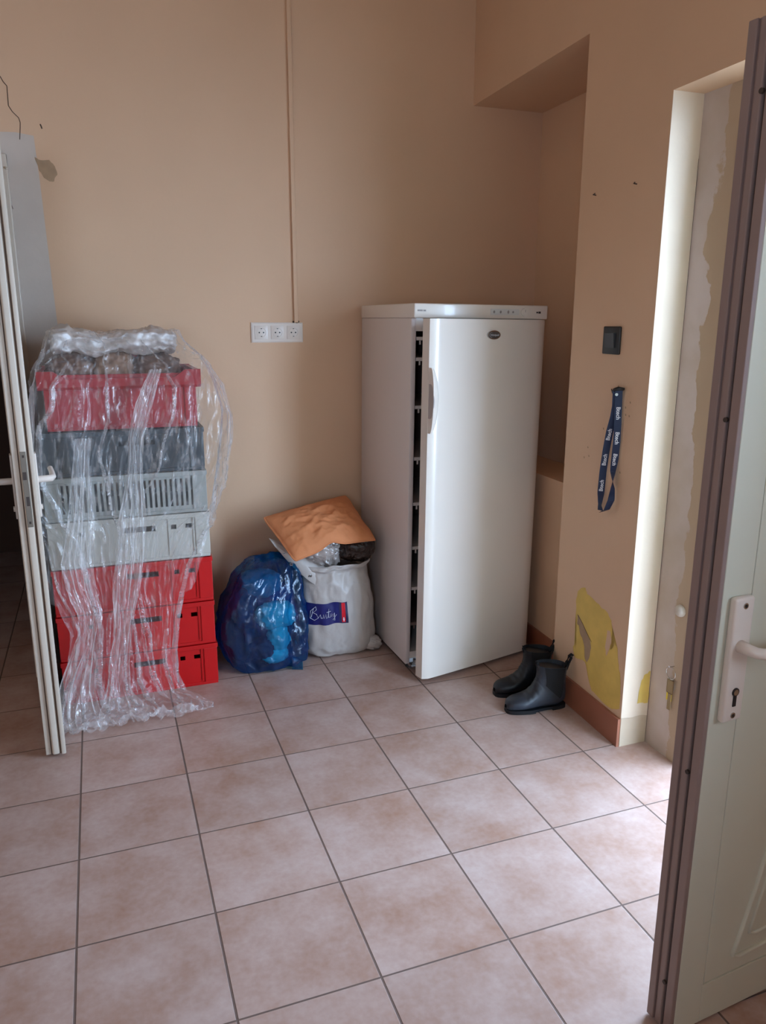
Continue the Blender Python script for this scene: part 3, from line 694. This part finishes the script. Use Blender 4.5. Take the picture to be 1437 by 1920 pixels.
# ------------------------------------------------------------------ crates
def crate(name, label, z, h, m, style, x0=-.066, x1=.534, yf=.64, yb=1.03, group='plastic crates in the stack'):
    cx, cy = (x0+x1)/2, (yf+yb)/2; hx, hy = (x1-x0)/2, (yb-yf)/2
    t = thing(name, label, 'crate', (cx, cy, z), (0, 0, 0), group)
    slotz = h-.042
    if style == 'solid':
        fh = [(-.03, .09, slotz-.022, slotz), (.150, .170, slotz-.020, slotz-.002), (.205, .230, slotz-.020, slotz-.002), (-.185, -.168, slotz-.020, slotz-.002)]
    elif style == 'slats':
        fh = [(-.255+i*.0196, -.246+i*.0196, .028, h-.030) for i in range(26)]
    elif style == 'slate':
        fh = [(-.02, .11, slotz-.018, slotz)]
    elif style == 'top':
        fh = []
    g_ = .0015
    bm = bmesh.new()
    inset = .006
    wall_holes(bm, -hx+inset, hx-inset, -hy+inset, -hy+inset+.004, .004, h-g_, fh)
    wall_holes(bm, -hx+inset, hx-inset, hy-inset-.004, hy-inset, .004, h-g_, fh)
    box(bm, -hx+inset, -hx+inset+.004, -hy+inset+.004, hy-inset-.004, .004, h-g_); box(bm, hx-inset-.004, hx-inset, -hy+inset+.004, hy-inset-.004, .004, h-g_)
    box(bm, -hx+.012, hx-.012, -hy+.012, hy-.012, .002, .007)
    if style in ('solid', 'slate'):
        for sx in (-.245, -.165, .14, .235):
            if style == 'solid': box(bm, sx-.0015, sx+.0015, -hy+.001, -hy+inset, .02, h-.02)
    link('body', bm, m, t)
    bm = bmesh.new()
    def ring(zz0, zz1, o_):
        box(bm, -hx-o_, hx+o_, -hy-o_, -hy+inset+.001, zz0, zz1, bev=.0015); box(bm, -hx-o_, hx+o_, hy-inset-.001, hy+o_, zz0, zz1, bev=.0015)
        box(bm, -hx-o_, -hx+inset+.001, -hy+inset, hy-inset, zz0, zz1); box(bm, hx-inset-.001, hx+o_, -hy+inset, hy-inset, zz0, zz1)
    ring(h-.018-g_, h-g_, .002)
    ring(.0, .012, -.002)
    link('rim', bm, m, t)
    pw = .055 if style != 'top' else .045
    for sx in (-1, 1):
        for sy in (-1, 1):
            bm = bmesh.new()
            xa, xb = sorted((sx*(hx-.001), sx*(hx-pw))); ya, yb_ = sorted((sy*(hy-.0005), sy*(hy-.012)))
            box(bm, xa, xb, ya, yb_, .012, h-.018-g_, bev=.002)
            xa, xb = sorted((sx*(hx-.0005), sx*(hx-.012))); ya, yb_ = sorted((sy*(hy-.012), sy*(hy-.05)))
            box(bm, xa, xb, ya, yb_, .012, h-.018-g_)
            link('corner_post', bm, m, t)
    if style == 'top':
        # flared rim with raised corners
        bm = bmesh.new()
        for sy in (-1, 1):
            V = []
            def prof_z(x):
                a = abs(x)/(hx+.02)
                return h + (.012 if a > .80 else -.016+.028*max(0, (a-.66)/.14))
            n = 60
            rows = []
            for i in range(n+1):
                x = -(hx+.018)+2*(hx+.018)*i/n; zt_ = prof_z(x)
                rows.append([bm.verts.new((x, sy*(hy+.004), h-.055)), bm.verts.new((x, sy*(hy+.014), h-.045)), bm.verts.new((x, sy*(hy+.014), zt_)), bm.verts.new((x, sy*(hy-.002), zt_)), bm.verts.new((x, sy*(hy-.004), h-.055))])
            for i in range(n):
                for k_ in range(5):
                    f = (rows[i][k_], rows[i+1][k_], rows[i+1][(k_+1) % 5], rows[i][(k_+1) % 5])
                    bm.faces.new(f if sy < 0 else f[::-1])
            bm.faces.new(rows[0]); bm.faces.new(rows[-1][::-1])
        for sx in (-1, 1):
            xa, xb = sorted((sx*(hx-.004), sx*(hx+.016))); box(bm, xa, xb, -hy, hy, h-.05, h+.010)
        link('flared_rim', bm, m, t)
    return t
crate('crate', 'bright red crate standing on the floor, lowest in the stack', 0, .181, m_red, 'solid')
crate('crate', 'bright red crate second from the floor in the stack', .183, .184, m_red, 'solid', x1=.531)
crate('crate', 'bright red crate directly under the pale crate', .369, .186, m_red, 'solid', x1=.532)
crate('crate', 'pale off-white solid crate on the three red crates', .557, .184, m_whitecr, 'solid', x1=.530)
crate('crate', 'light grey crate with narrow vertical slots in its sides', .743, .166, m_greycr, 'slats', x1=.528)
crate('crate', 'dark slate crate under the topmost red crate', .911, .166, m_slatecr, 'slate', x0=-.060, x1=.526)
crate('crate', 'crimson crate with flared rim, topmost in the stack, filled with bags', 1.079, .205, m_redtop, 'top', x0=-.030, x1=.510, yf=.66, yb=1.02)

def blob(name, m, c, rad, seed, amp=.12, fr=2.2, sub=5, rot=(0, 0, 0), rg=.0, parent=None, zmin=None):
    bm = bmesh.new(); bmesh.ops.create_icosphere(bm, subdivisions=sub, radius=1)
    E_ = Matrix.Rotation(rot[2], 3, 'Z')@Matrix.Rotation(rot[1], 3, 'Y')@Matrix.Rotation(rot[0], 3, 'X')
    S_ = Vector((seed*3.7, seed*1.3, seed*5.1))
    for v in bm.verts:
        d = v.co.normalized()
        q = Vector([math.copysign(abs(a)**.8, a) for a in d])
        k_ = 1+amp*fbm(d*fr+S_, 3)+rg*(ridge(d*fr*1.6+S_, 3)-.5)
        p = E_@Vector((q.x*rad[0]*k_, q.y*rad[1]*k_, q.z*rad[2]*k_))
        v.co = p+Vector(c)
        if zmin is not None and v.co.z < zmin: v.co.z = zmin+(v.co.z-zmin)*.05
    return link(name, bm, m, parent, smooth=True)
# contents of the top crate
for i, (c, rd, m, lb, cat, nm) in enumerate([
    ((.075, .80, 1.275), (.095, .105, .075), m_brownbag, 'brown paper bag at the left end of the top crate', 'bag', 'paper_bag'),
    ((.215, .79, 1.285), (.080, .100, .080), mat('tan_paper', srgb(150, 116, 92), .6, noise_amt=.35, noise_scale=12, bump=.5), 'tan crumpled bag in the middle of the top crate', 'bag', 'paper_bag'),
    ((.370, .80, 1.280), (.095, .105, .068), mat('umber_paper', srgb(108, 78, 62), .6, noise_amt=.35, noise_scale=12, bump=.5), 'dark brown crumpled bag at the right end of the top crate', 'bag', 'paper_bag')]):
    tag(blob(nm, m, c, rd, i+3, .12, 2.0, 5, rg=.10), lb, cat, 'bags in the top crate')
tag(blob('cloth_bundle', m_redcloth, (.315, .81, 1.352), (.060, .035, .020), 11, .1, 2, 4), 'red cloth lying on the bags in the top crate', 'cloth')

# bunched plastic roll on top
bm = bmesh.new()
def slab(u, v):
    rough_ = .012*ridge((u*14, math.cos(v*6.283)*2, math.sin(v*6.283)*2), 3)
    a = v*2*math.pi; x = .005+.450*u
    ry, rz = .11, .038
    w_ = math.copysign(abs(math.cos(a))**.7, math.cos(a)); z_ = math.copysign(abs(math.sin(a))**.6, math.sin(a))
    e = min(1, (min(u, 1-u)/.04+.25))**.5
    k_ = 1+.28*fbm((x*8, w_*1.6, z_*1.6+4), 3)+.10*ridge((x*20, w_*3, z_*3), 2)
    thick = .8+.55*noise.noise(Vector((x*7, 3, 1)))+.25*(u < .15)
    zz = 1.400+z_*rz*e*k_*thick + .022*noise.noise(Vector((x*9, w_*.6, 0)))-.010*u
    zz += rough_*z_*.8
    return (x+.008*noise.noise(Vector((w_*3, z_*3, u*2))), .80+w_*ry*e*k_, zz)
grid(bm, 70, 49, slab)
o = link('plastic_bundle', bm, m_filmthick, None, smooth=True); tag(o, 'folded bundle of cloudy white plastic on top of the crate stack', 'plastic')

# ------------------------------------------------------------------ clear film draped over the stack
#      z     xL     xR     yf    wrap  fold
rows = [(1.438, .03, .44, .76, .10, .003), (1.436, .00, .46, .71, .12, .004), (1.40, -.005, .475, .672, .12, .006), (1.345, -.02, .53, .640, .20, .008), (1.305, -.040, .560, .628, .30, .010),
        (1.24, -.068, .598, .610, .34, .013), (1.12, -.078, .620, .604, .32, .015), (1.00, -.082, .606, .604, .30, .016), (.88, -.083, .582, .605, .26, .017), (.76, -.084, .550, .606, .18, .017),
        (.68, -.080, .510, .604, .05, .018), (.56, -.066, .460, .600, .01, .018), (.44, -.044, .415, .596, .0, .018), (.33, -.015, .385, .588, .0, .018), (.22, -.040, .370, .575, .0, .019),
        (.12, -.062, .366, .555, .0, .021), (.055, -.072, .385, .530, .0, .020), (.022, -.078, .44, .500, .0, .012), (.012, -.080, .480, .450, .0, .006), (.010, -.078, .470, .395, .0, .005), (.009, -.060, .40, .365, .0, .004)]
def rowat(v):
    s_ = v*(len(rows)-1); i = min(int(s_), len(rows)-2); f_ = s_-i
    return [rows[i][k]*(1-f_)+rows[i+1][k]*f_ for k in range(6)]
def nz(*p): return noise.noise(Vector(p))
def film(u, v):
    z, xl, xr, yf, wr, fo = rowat(v)
    tot = (xr-xl)+2*wr
    s_ = u*tot
    # creases run mostly downward but wander, split and merge
    wa = .10*nz(u*2.3, v*3.0, 1)+.05*nz(u*6, v*7, 7)+.020*nz(u*16, v*15, 9)
    q = u+wa
    big = 1-2*abs(nz(q*10, v*1.2, 3)); big = max(0, big)**2.2
    mid = max(0, 1-2.6*abs(nz(q*25, v*3.0, 13)))**2
    fine = max(0, 1-2.6*abs(nz(q*60+v*11, v*26-q*9, 23)))**1.5
    soft = nz(u*6, v*5, 31)
    env = .5+.9*max(0, nz(u*5+3, v*2.6, 2)+.4)
    off = fo*(1.5*big*env+.55*mid+.30*fine+.6*soft)
    if s_ < wr: px_, py_, nx_, ny_ = xl, yf+(wr-s_), -1, 0
    elif s_ > tot-wr: px_, py_, nx_, ny_ = xr, yf+(s_-(tot-wr)), 1, 0
    else: px_, py_, nx_, ny_ = xl+(s_-wr), yf, 0, -1
    tx = -ny_; ty = nx_
    tan_ = fo*.9*(big-.3)*math.copysign(1, nz(q*10, v*1.2, 3))*env
    off = max(off, -.010)
    x = px_+nx_*off+tx*tan_; y = py_+ny_*off+ty*tan_
    zz = z
    flat = max(0, (v-.80)/.20)
    if flat > 0:
        zz = max(.003, z+flat*(.045*max(0, 1-2.2*abs(nz(u*7+v*3, v*13, 8)))**1.5+.020*max(0, 1-2.4*abs(nz(u*19, v*24-u*6, 18)))))
        y += flat*.040*fbm((u*5, v*8, 4), 3); x += flat*.030*fbm((u*6, v*8, 14), 3)
    if v < .16: zz = z+.012*fbm((u*12, v*12, 2), 3)
    x += .022*fbm((u*5, v*5, 21), 3)*(1 if .2 < v < .85 else .3)
    return (x, y, zz)
bm = bmesh.new(); grid(bm, 430, 330, film)
ps = thing('plastic_sheet', 'clear crinkled plastic sheet draped over the crate stack down to the floor', 'plastic sheet')
link('draped_film', bm, m_film, ps, smooth=True)
def gather(path, seed, npl):
    # path rows: z, x centre, y, half width
    bm = bmesh.new()
    def f(u, v):
        s_ = v*(len(path)-1); i = min(int(s_), len(path)-2); f_ = s_-i
        z, xc, yc, hw = [path[i][k]*(1-f_)+path[i+1][k]*f_ for k in range(4)]
        xc += .012*nz(v*4, seed, 2)
        ph = 2*math.pi*(u*npl+.9*nz(u*3, v*3.2, seed)+.35*nz(u*9, v*9, seed+4))
        a = .30*hw*(.7+.8*nz(u*4, v*3, seed+8))
        x = xc+hw*(2*u-1)*(1+.35*nz(v*7, u*2, seed+11))+.35*a*math.cos(ph)
        y = yc-.45*a*math.sin(ph)+.006*ridge((u*12, v*18, seed), 2)
        return (x, y, max(.004, z+.006*nz(u*9, v*9, seed+5)))
    grid(bm, 90, 260, f); return bm
link('gathered_fold', gather([(1.06, .09, .585, .030), (.90, .075, .580, .035), (.75, .055, .578, .045), (.60, .030, .574, .055), (.50, .035, .572, .052), (.40, .055, .568, .045), (.32, .050, .562, .040), (.22, .020, .550, .055), (.10, -.02, .525, .070), (.03, -.03, .48, .085), (.01, -.02, .40, .10)], 3, 5), m_film2, ps, smooth=True)
link('gathered_fold', gather([(1.30, .36, .600, .022), (1.18, .315, .585, .030), (1.05, .275, .580, .030), (.90, .255, .578, .035), (.75, .235, .574, .048), (.62, .225, .572, .052), (.50, .205, .570, .050), (.38, .180, .566, .042), (.28, .165, .560, .036), (.18, .145, .550, .040), (.08, .135, .525, .055), (.02, .15, .48, .08), (.01, .17, .41, .09)], 9, 4), m_film2, ps, smooth=True)

# ------------------------------------------------------------------ sacks
def loft(rings, seed, wr=.02, fv=6, fa=5, p=2.6, pull=None):
    """rings (z,cx,cy,rx,ry); returns fn(theta 0..1, t 0..1, offset)"""
    def at(t):
        s_ = t*(len(rings)-1); i = min(int(s_), len(rings)-2); f_ = s_-i
        def cr(k):
            g0 = rings[max(i-1, 0)][k]; g1 = rings[i][k]; g2 = rings[i+1][k]; g3 = rings[min(i+2, len(rings)-1)][k]
            return .5*((2*g1)+(-g0+g2)*f_+(2*g0-5*g1+4*g2-g3)*f_*f_+(-g0+3*g1-3*g2+g3)*f_**3)
        return [cr(k) for k in range(5)]
    def fn(u, t, off=0.0):
        z, cx, cy, rx, ry = at(t); a = u*2*math.pi
        c_, s_ = math.cos(a), math.sin(a)
        n_ = (abs(c_)**p+abs(s_)**p)**(-1/p)
        w1 = wr*ridge((c_*fa*.5+seed, s_*fa*.5, t*fv), 3)*.6+wr*.8*fbm((c_*2+seed, s_*2, t*3), 3)
        w1 += wr*.35*math.sin(a*7+3*noise.noise(Vector((c_*2, s_*2, t*3+seed))))*(1-abs(2*t-1))
        k_ = max(.0, 1-max(0, .12-t)*2)
        rx2, ry2 = rx+w1*k_+off, ry+w1*k_+off
        return (cx+c_*n_*rx2, cy+s_*n_*ry2, max(.002, z+.01*noise.noise(Vector((c_*3, s_*3, seed)))*(t > .1)))
    return fn
# white woven sack
ws = thing('sack', 'full grey-white plastic sack with a navy and red label beside the freezer', 'sack', (0, 0, 0))
fnB = loft([(0, 1.095, .86, .02, .02), (.004, 1.095, .86, .12, .12), (.02, 1.10, .86, .165, .150), (.07, 1.10, .86, .176, .165), (.16, 1.095, .855, .170, .170), (.26, 1.09, .855, .168, .172), (.34, 1.085, .855, .162, .165), (.40, 1.085, .86, .157, .152), (.420, 1.088, .86, .168, .158), (.436, 1.092, .86, .176, .160)], 2.0, wr=.010, p=2.7)
bm = bmesh.new(); grid(bm, 160, 110, lambda u, v: fnB(u, v), closed_u=True)
# inner side of the mouth
grid(bm, 160, 8, lambda u, v: [(a*(1-.25*v)+c_*.25*v) if i < 2 else a-.06*v for i, (a, c_) in enumerate(zip(fnB(u, 1), (1.09, .86, 0)))], closed_u=True)
link('bag_body', bm, m_whitesack, ws, smooth=True)
# pinched bottom corner at the right
blob('bag_corner', m_whitesack, (1.240, .742, .040), (.048, .030, .030), 51, .22, 2.4, 4, rot=(0, .25, -.3), rg=.15, parent=ws, zmin=.003)
# loose flap of the mouth folding out to the left
bm = bmesh.new()
A_, B_, C_, D_ = Vector((.800, .80, .560)), Vector((.835, .74, .520)), Vector((.99, .69, .425)), Vector((.97, .80, .40))
def flap(u, v):
    top = Vector((.802, .82, .556)).lerp(Vector((1.03, .735, .425)), u)+Vector((0, 0, .012*math.sin(u*math.pi)))
    bot = Vector((.806, .80, .548)).lerp(Vector((.985, .715, .350)), u)+Vector((0, -.01, -.020*math.sin(u*math.pi)))
    p = top.lerp(bot, v); p.y -= .018*math.sin(v*math.pi)*math.sin(u*math.pi); p.z += .003*noise.noise(Vector((u*8, v*6, 1)))
    return p
grid(bm, 30, 14, flap)
fo = link('flap', bm, m_whitesack, ws, smooth=True)
for c in ((.880, .745, .452), (.948, .692, .408)):
    bm = bmesh.new(); tube(bm, [(c[0]+.007*math.cos(a), c[1]-.006, c[2]+.005*math.sin(a)) for a in [2*math.pi*i/16 for i in range(17)]], .0022, 6, cap=False)
    disc_y(bm, c[0], c[2], c[1]-.006, c[1]-.003, .005, .0035, 14, mi=1)
    link('eyelet', bm, [m_chrome, m_black], fo)
# label on the front of the sack
def lab(u0, u1, t0, t1, off, nu=30, nv=10, mi=0, bm=None):
    grid(bm, nu, nv, lambda u, v: fnB(u0+(u1-u0)*u, t0+(t1-t0)*v, off), mi=mi)
bm = bmesh.new(); lab(.600, .746, .462, .575, .0015, mi=0, bm=bm)
lb_ = link('label', bm, m_label_navy, ws, smooth=True)
bm = bmesh.new(); lab(.734, .768, .462, .575, .0016, mi=0, bm=bm); lab(.7435, .7575, .468, .572, .0024, 8, 10, mi=1, bm=bm)
link('label_band', bm, [mat('dark_blue_print', srgb(36, 34, 70), .5), m_label_red], ws, smooth=True)
bm = bmesh.new()
def lp(u, v): return Vector(fnB(.616+.112*u, .462+.113*v, .0032))
strokes = [[(.12, .35), (.20, .75), (.28, .85), (.30, .70), (.18, .55), (.30, .50), (.34, .32), (.22, .22), (.08, .30), (.10, .62), (.24, .80)],
           [(.34, .32), (.42, .48), (.44, .32), (.50, .34), (.52, .50), (.54, .32), (.60, .50), (.61, .32), (.66, .36), (.70, .74), (.68, .34), (.73, .34), (.77, .50), (.78, .34), (.83, .46), (.84, .30), (.88, .48), (.88, .14), (.82, .18), (.95, .40)],
           [(.62, .58), (.76, .60)]]
for st in strokes: tube(bm, [lp(a, c) for a, c in st], .0009, 5)
link('label_lettering', bm, m_letter, lb_)
bm = bmesh.new()
for (a, c, a2, c2) in ((.7505, .474, .7505, .494), (.7475, .484, .7535, .484)): tube(bm, [Vector(fnB(a, c, .003)), Vector(fnB(a2, c2, .003))], .0022, 6)
link('label_cross', bm, m_letter, lb_)

# things sticking out of the sack
o = blob('clear_bag', m_clearbag, (1.015, .775, .50), (.085, .070, .060), 21, .16, 2.2, 5, rot=(0, .5, 0), rg=.16); tag(o, 'crumpled clear plastic bag sticking out of the white sack under the pillow', 'bag')
o = blob('packet', mat('greyish_paper', srgb(176, 160, 150), .55, noise_amt=.35, noise_scale=18, bump=.6), (1.012, .79, .495), (.072, .055, .050), 22, .14, 2, 5, rot=(0, .5, 0), rg=.1); tag(o, 'grey paper packet wrapped inside the clear bag under the pillow', 'packet')
o = blob('plastic_bag', m_darkbag, (1.185, .80, .495), (.085, .085, .068), 23, .10, 2.2, 5, rg=.06); tag(o, 'glossy dark brown plastic bag in the sack mouth next to the freezer', 'bag')

# orange cushion on top
pil = thing('pillow', 'orange cushion lying tilted on top of the white sack', 'cushion')
q00, q10, q11, q01 = Vector((.880, .675, .500)), Vector((1.262, .700, .552)), Vector((1.205, .975, .686)), Vector((.785, .880, .635))
def pill(side):
    def f(u, v):
        # slightly hollow edges, pulled-out corners
        uu_ = u+.05*math.sin(2*math.pi*u)*(-.3); vv_ = v
        base = (q00*(1-uu_)+q10*uu_)*(1-vv_)+(q01*(1-uu_)+q11*uu_)*vv_
        cen = (q00+q10+q11+q01)/4
        cr_ = (abs(2*u-1)*abs(2*v-1))**6
        e = 1-.035*(math.sin(math.pi*u)*(abs(2*v-1)**3)+math.sin(math.pi*v)*(abs(2*u-1)**3))-.045*cr_+.012*nz(u*6, v*6, 4)*(max(abs(2*u-1), abs(2*v-1))**6)
        base = cen+(base-cen)*e
        n_ = (q10-q00).cross(q01-q00).normalized()
        th = (1-abs(2*u-1)**2.6)*(1-abs(2*v-1)**2.6)
        h_ = (.046 if side > 0 else .022)*th**.6
        wr_ = .009*ridge((u*5, v*4, 2.2), 3)*(.3+th)*(th**.3)
        arch = -.020*(2*u-1)**2*(1-v) + .022*math.exp(-((u-.45)/.10)**2)*(1-v)**2*1
        return base+n_*(side*h_+(wr_ if side > 0 else 0))+Vector((0, 0, arch))
    return f
bm = bmesh.new(); grid(bm, 70, 60, pill(1)); V = grid(bm, 70, 60, pill(-1))
bmesh.ops.remove_doubles(bm, verts=bm.verts, dist=.0003)
link('cushion_cover', bm, m_orange, pil, smooth=True)
bm = bmesh.new()
f1 = pill(1); loop = [f1(i/40, 0) for i in range(41)]+[f1(1, i/30) for i in range(1, 31)]+[f1(1-i/40, 1) for i in range(1, 41)]+[f1(0, 1-i/30) for i in range(1, 31)]
tube(bm, loop, .0032, 6, cap=False); link('seam', bm, m_orange, pil, smooth=True)

# blue bin bag with things in it
bb = thing('bin_bag', 'translucent blue rubbish bag standing between the crates and the white sack', 'bag')
fnA = loft([(.002, .775, .78, .02, .02), (.004, .775, .78, .11, .09), (.02, .770, .78, .150, .115), (.09, .752, .785, .170, .135), (.17, .745, .79, .178, .146), (.25, .748, .79, .176, .146), (.33, .765, .795, .158, .138), (.40, .785, .805, .134, .115), (.445, .800, .815, .108, .085), (.468, .805, .82, .080, .05), (.476, .805, .82, .03, .015)], 5.0, wr=.020, p=2.9)
bm = bmesh.new(); grid(bm, 170, 130, lambda u, v: fnA(u, v), closed_u=True)
link('bag_film', bm, m_bluebag, bb, smooth=True)
bm = bmesh.new()
def cor(u, v):
    a = v*2*math.pi; return (.850+.045*u, .675-.030*u+.03*(1-u*.7)*math.cos(a), .028-.01*u+(.034*(1-.3*u))*math.sin(a))
grid(bm, 16, 24, cor); link('bag_corner', bm, m_bluebag, bb, smooth=True)
bm = bmesh.new()
def tuft(u, v):
    return (.73+.165*u, .79-.02*u+.010*math.sin(u*14)+.012*(1-v), .425+.058*v+.020*math.sin(u*3.1)+.010*noise.noise(Vector((u*8, v*2, 1))))
grid(bm, 40, 10, tuft); link('bag_mouth', bm, m_bluebag, bb, smooth=True)
m_cy = mat('white_plastic_bag', srgb(225, 240, 242), .4, noise_amt=.15, noise_scale=12, bump=.6)
for c, rd, m, sd in (((.800, .722, .240), (.080, .045, .055), m_cy, 31), ((.808, .716, .135), (.046, .036, .054), m_cy, 32), ((.790, .712, .058), (.055, .028, .032), m_cy, 33),
                     ((.735, .715, .095), (.050, .040, .045), mat('maroon_cloth', srgb(190, 30, 60), .6), 34), ((.865, .735, .155), (.026, .036, .045), m_redcloth, 35),
                     ((.675, .78, .27), (.055, .06, .10), mat('dark_blue_cloth', srgb(24, 34, 80), .7), 36), ((.745, .79, .365), (.085, .065, .055), mat('teal_cloth', srgb(60, 130, 160), .7), 37), ((.80, .83, .20), (.11, .08, .15), mat('navy_filling', srgb(20, 40, 110), .7), 38), ((.67, .80, .12), (.06, .07, .10), mat('dark_filling', srgb(18, 24, 60), .7), 39)):
    blob('content', m, c, rd, sd, .15, 2, 4, parent=bb, rg=.12)

# ------------------------------------------------------------------ boots
def boot(label, loc, rz, m_up, scale=1.0, mirror=1):
    t = thing('ankle_boot', label, 'boot', loc, (0, 0, rz), 'pair of short black boots by the pillar')
    t.scale = (scale,)*3
    # sagittal sections: (back/bottom point, front/top point, half width), toe at x=0, heel at x=.26
    S_ = [((.000, .018), (.000, .034), .010), ((.006, .014), (.010, .052), .028), ((.030, .013), (.032, .062), .042), ((.065, .013), (.066, .068), .049), ((.100, .013), (.090, .080), .047),
          ((.140, .014), (.112, .100), .042), ((.180, .014), (.122, .122), .040), ((.225, .016), (.128, .136), .039), ((.256, .034), (.131, .148), .040), ((.262, .065), (.133, .160), .041),
          ((.260, .100), (.133, .174), .042), ((.258, .135), (.132, .186), .044), ((.260, .170), (.130, .196), .046), ((.262, .192), (.129, .204), .047)]
    def sec(tt):
        s_ = tt*(len(S_)-1); i = min(int(s_), len(S_)-2); f_ = s_-i
        g = lambda fn: .5*((2*fn(S_[i]))+(-fn(S_[max(i-1, 0)])+fn(S_[i+1]))*f_+(2*fn(S_[max(i-1, 0)])-5*fn(S_[i])+4*fn(S_[i+1])-fn(S_[min(i+2, len(S_)-1)]))*f_*f_+(-fn(S_[max(i-1, 0)])+3*fn(S_[i])-3*fn(S_[i+1])+fn(S_[min(i+2, len(S_)-1)]))*f_**3)
        return g(lambda q: q[0][0]), g(lambda q: q[0][1]), g(lambda q: q[1][0]), g(lambda q: q[1][1]), g(lambda q: q[2])
    def surf(u, tt, off=0):
        bx, bz, tx, tz, hw = sec(tt); a = u*2*math.pi
        c_, s_ = math.cos(a), math.sin(a)
        k_ = math.copysign(abs(c_)**.85, c_); l_ = math.copysign(abs(s_)**.85, s_)
        mx_, mz_ = (bx+tx)/2, (bz+tz)/2
        x = mx_+(tx-bx)/2*k_; z = mz_+(tz-bz)/2*k_
        toe = 1-.0*tt
        y = (hw+off)*l_*mirror
        L_ = math.hypot(tx-bx, tz-bz)+1e-6
        x += off*(tx-bx)/L_*k_; z += off*(tz-bz)/L_*k_
        if .25 < tt < .75: z += .0015*math.sin(tt*90)*max(0, c_)
        return (x, y, z)
    bm = bmesh.new(); grid(bm, 56, 90, surf, closed_u=True)
    grid(bm, 56, 6, lambda u, v: tuple(Vector(surf(u, 1)).lerp(Vector((.206, 0, .16)), v*.16)-Vector((0, 0, v*.05))), closed_u=True, mi=0)
    link('upper', bm, m_up, t, smooth=True)
    bm = bmesh.new(); vv = [bm.verts.new(surf(i/40, .93, -.004)) for i in range(40)]; bm.faces.new(vv); link('lining', bm, m_black, t)
    # sole and heel
    bm = bmesh.new()
    n = 60; out = []
    for i in range(n):
        a = 2*math.pi*i/n; x = .132-.133*math.cos(a)
        w_ = (.047 if x < .1 else .047-.014*min(1, (x-.1)/.07) if x < .17 else .034)*(abs(math.sin(a))**.55)
        out.append((x, math.copysign(w_, math.sin(a))*mirror))
    if mirror < 0: out = out[::-1]
    prism(bm, out[::-1], .006, .017); heel = [(x, y) for x, y in out if x > .19]
    prism(bm, heel[::-1], 0, .007); front_ = [(x, y) for x, y in out if x < .13]; prism(bm, front_[::-1], 0.0, .007)
    bmesh.ops.recalc_face_normals(bm, faces=bm.faces)
    link('sole', bm, m_blackrub, t)
    for sgn in (.25, .75):
        bm = bmesh.new()
        grid(bm, 16, 24, lambda u, v: surf(sgn+(u-.5)*(.16+.06*v), .60+.385*v, .0018))
        link('elastic_panel', bm, m_elastic, t, smooth=True)
    bm = bmesh.new()
    tube(bm, [(.262, 0, .165), (.272, 0, .195), (.283, 0, .218), (.288, 0, .228), (.282, 0, .233), (.272, 0, .226), (.262, 0, .200), (.257, 0, .170)], .006, 8, flat=1.0)
    link('pull_tab', bm, m_elastic, t, smooth=True)
    bm = bmesh.new()
    tube(bm, [(.134, 0, .188), (.127, 0, .206), (.126, 0, .216), (.132, 0, .214), (.138, 0, .192)], .005, 8)
    link('pull_tab', bm, m_elastic, t, smooth=True)
    return t
boot('dusty black ankle boot in front of its pair, touching the pillar skirting', (1.545, .012, 0), R(-8), m_dustrub, .93)
boot('black ankle boot behind its pair, toe pointing left', (1.568, .150, 0), R(-6), m_blackrub, .93, -1)
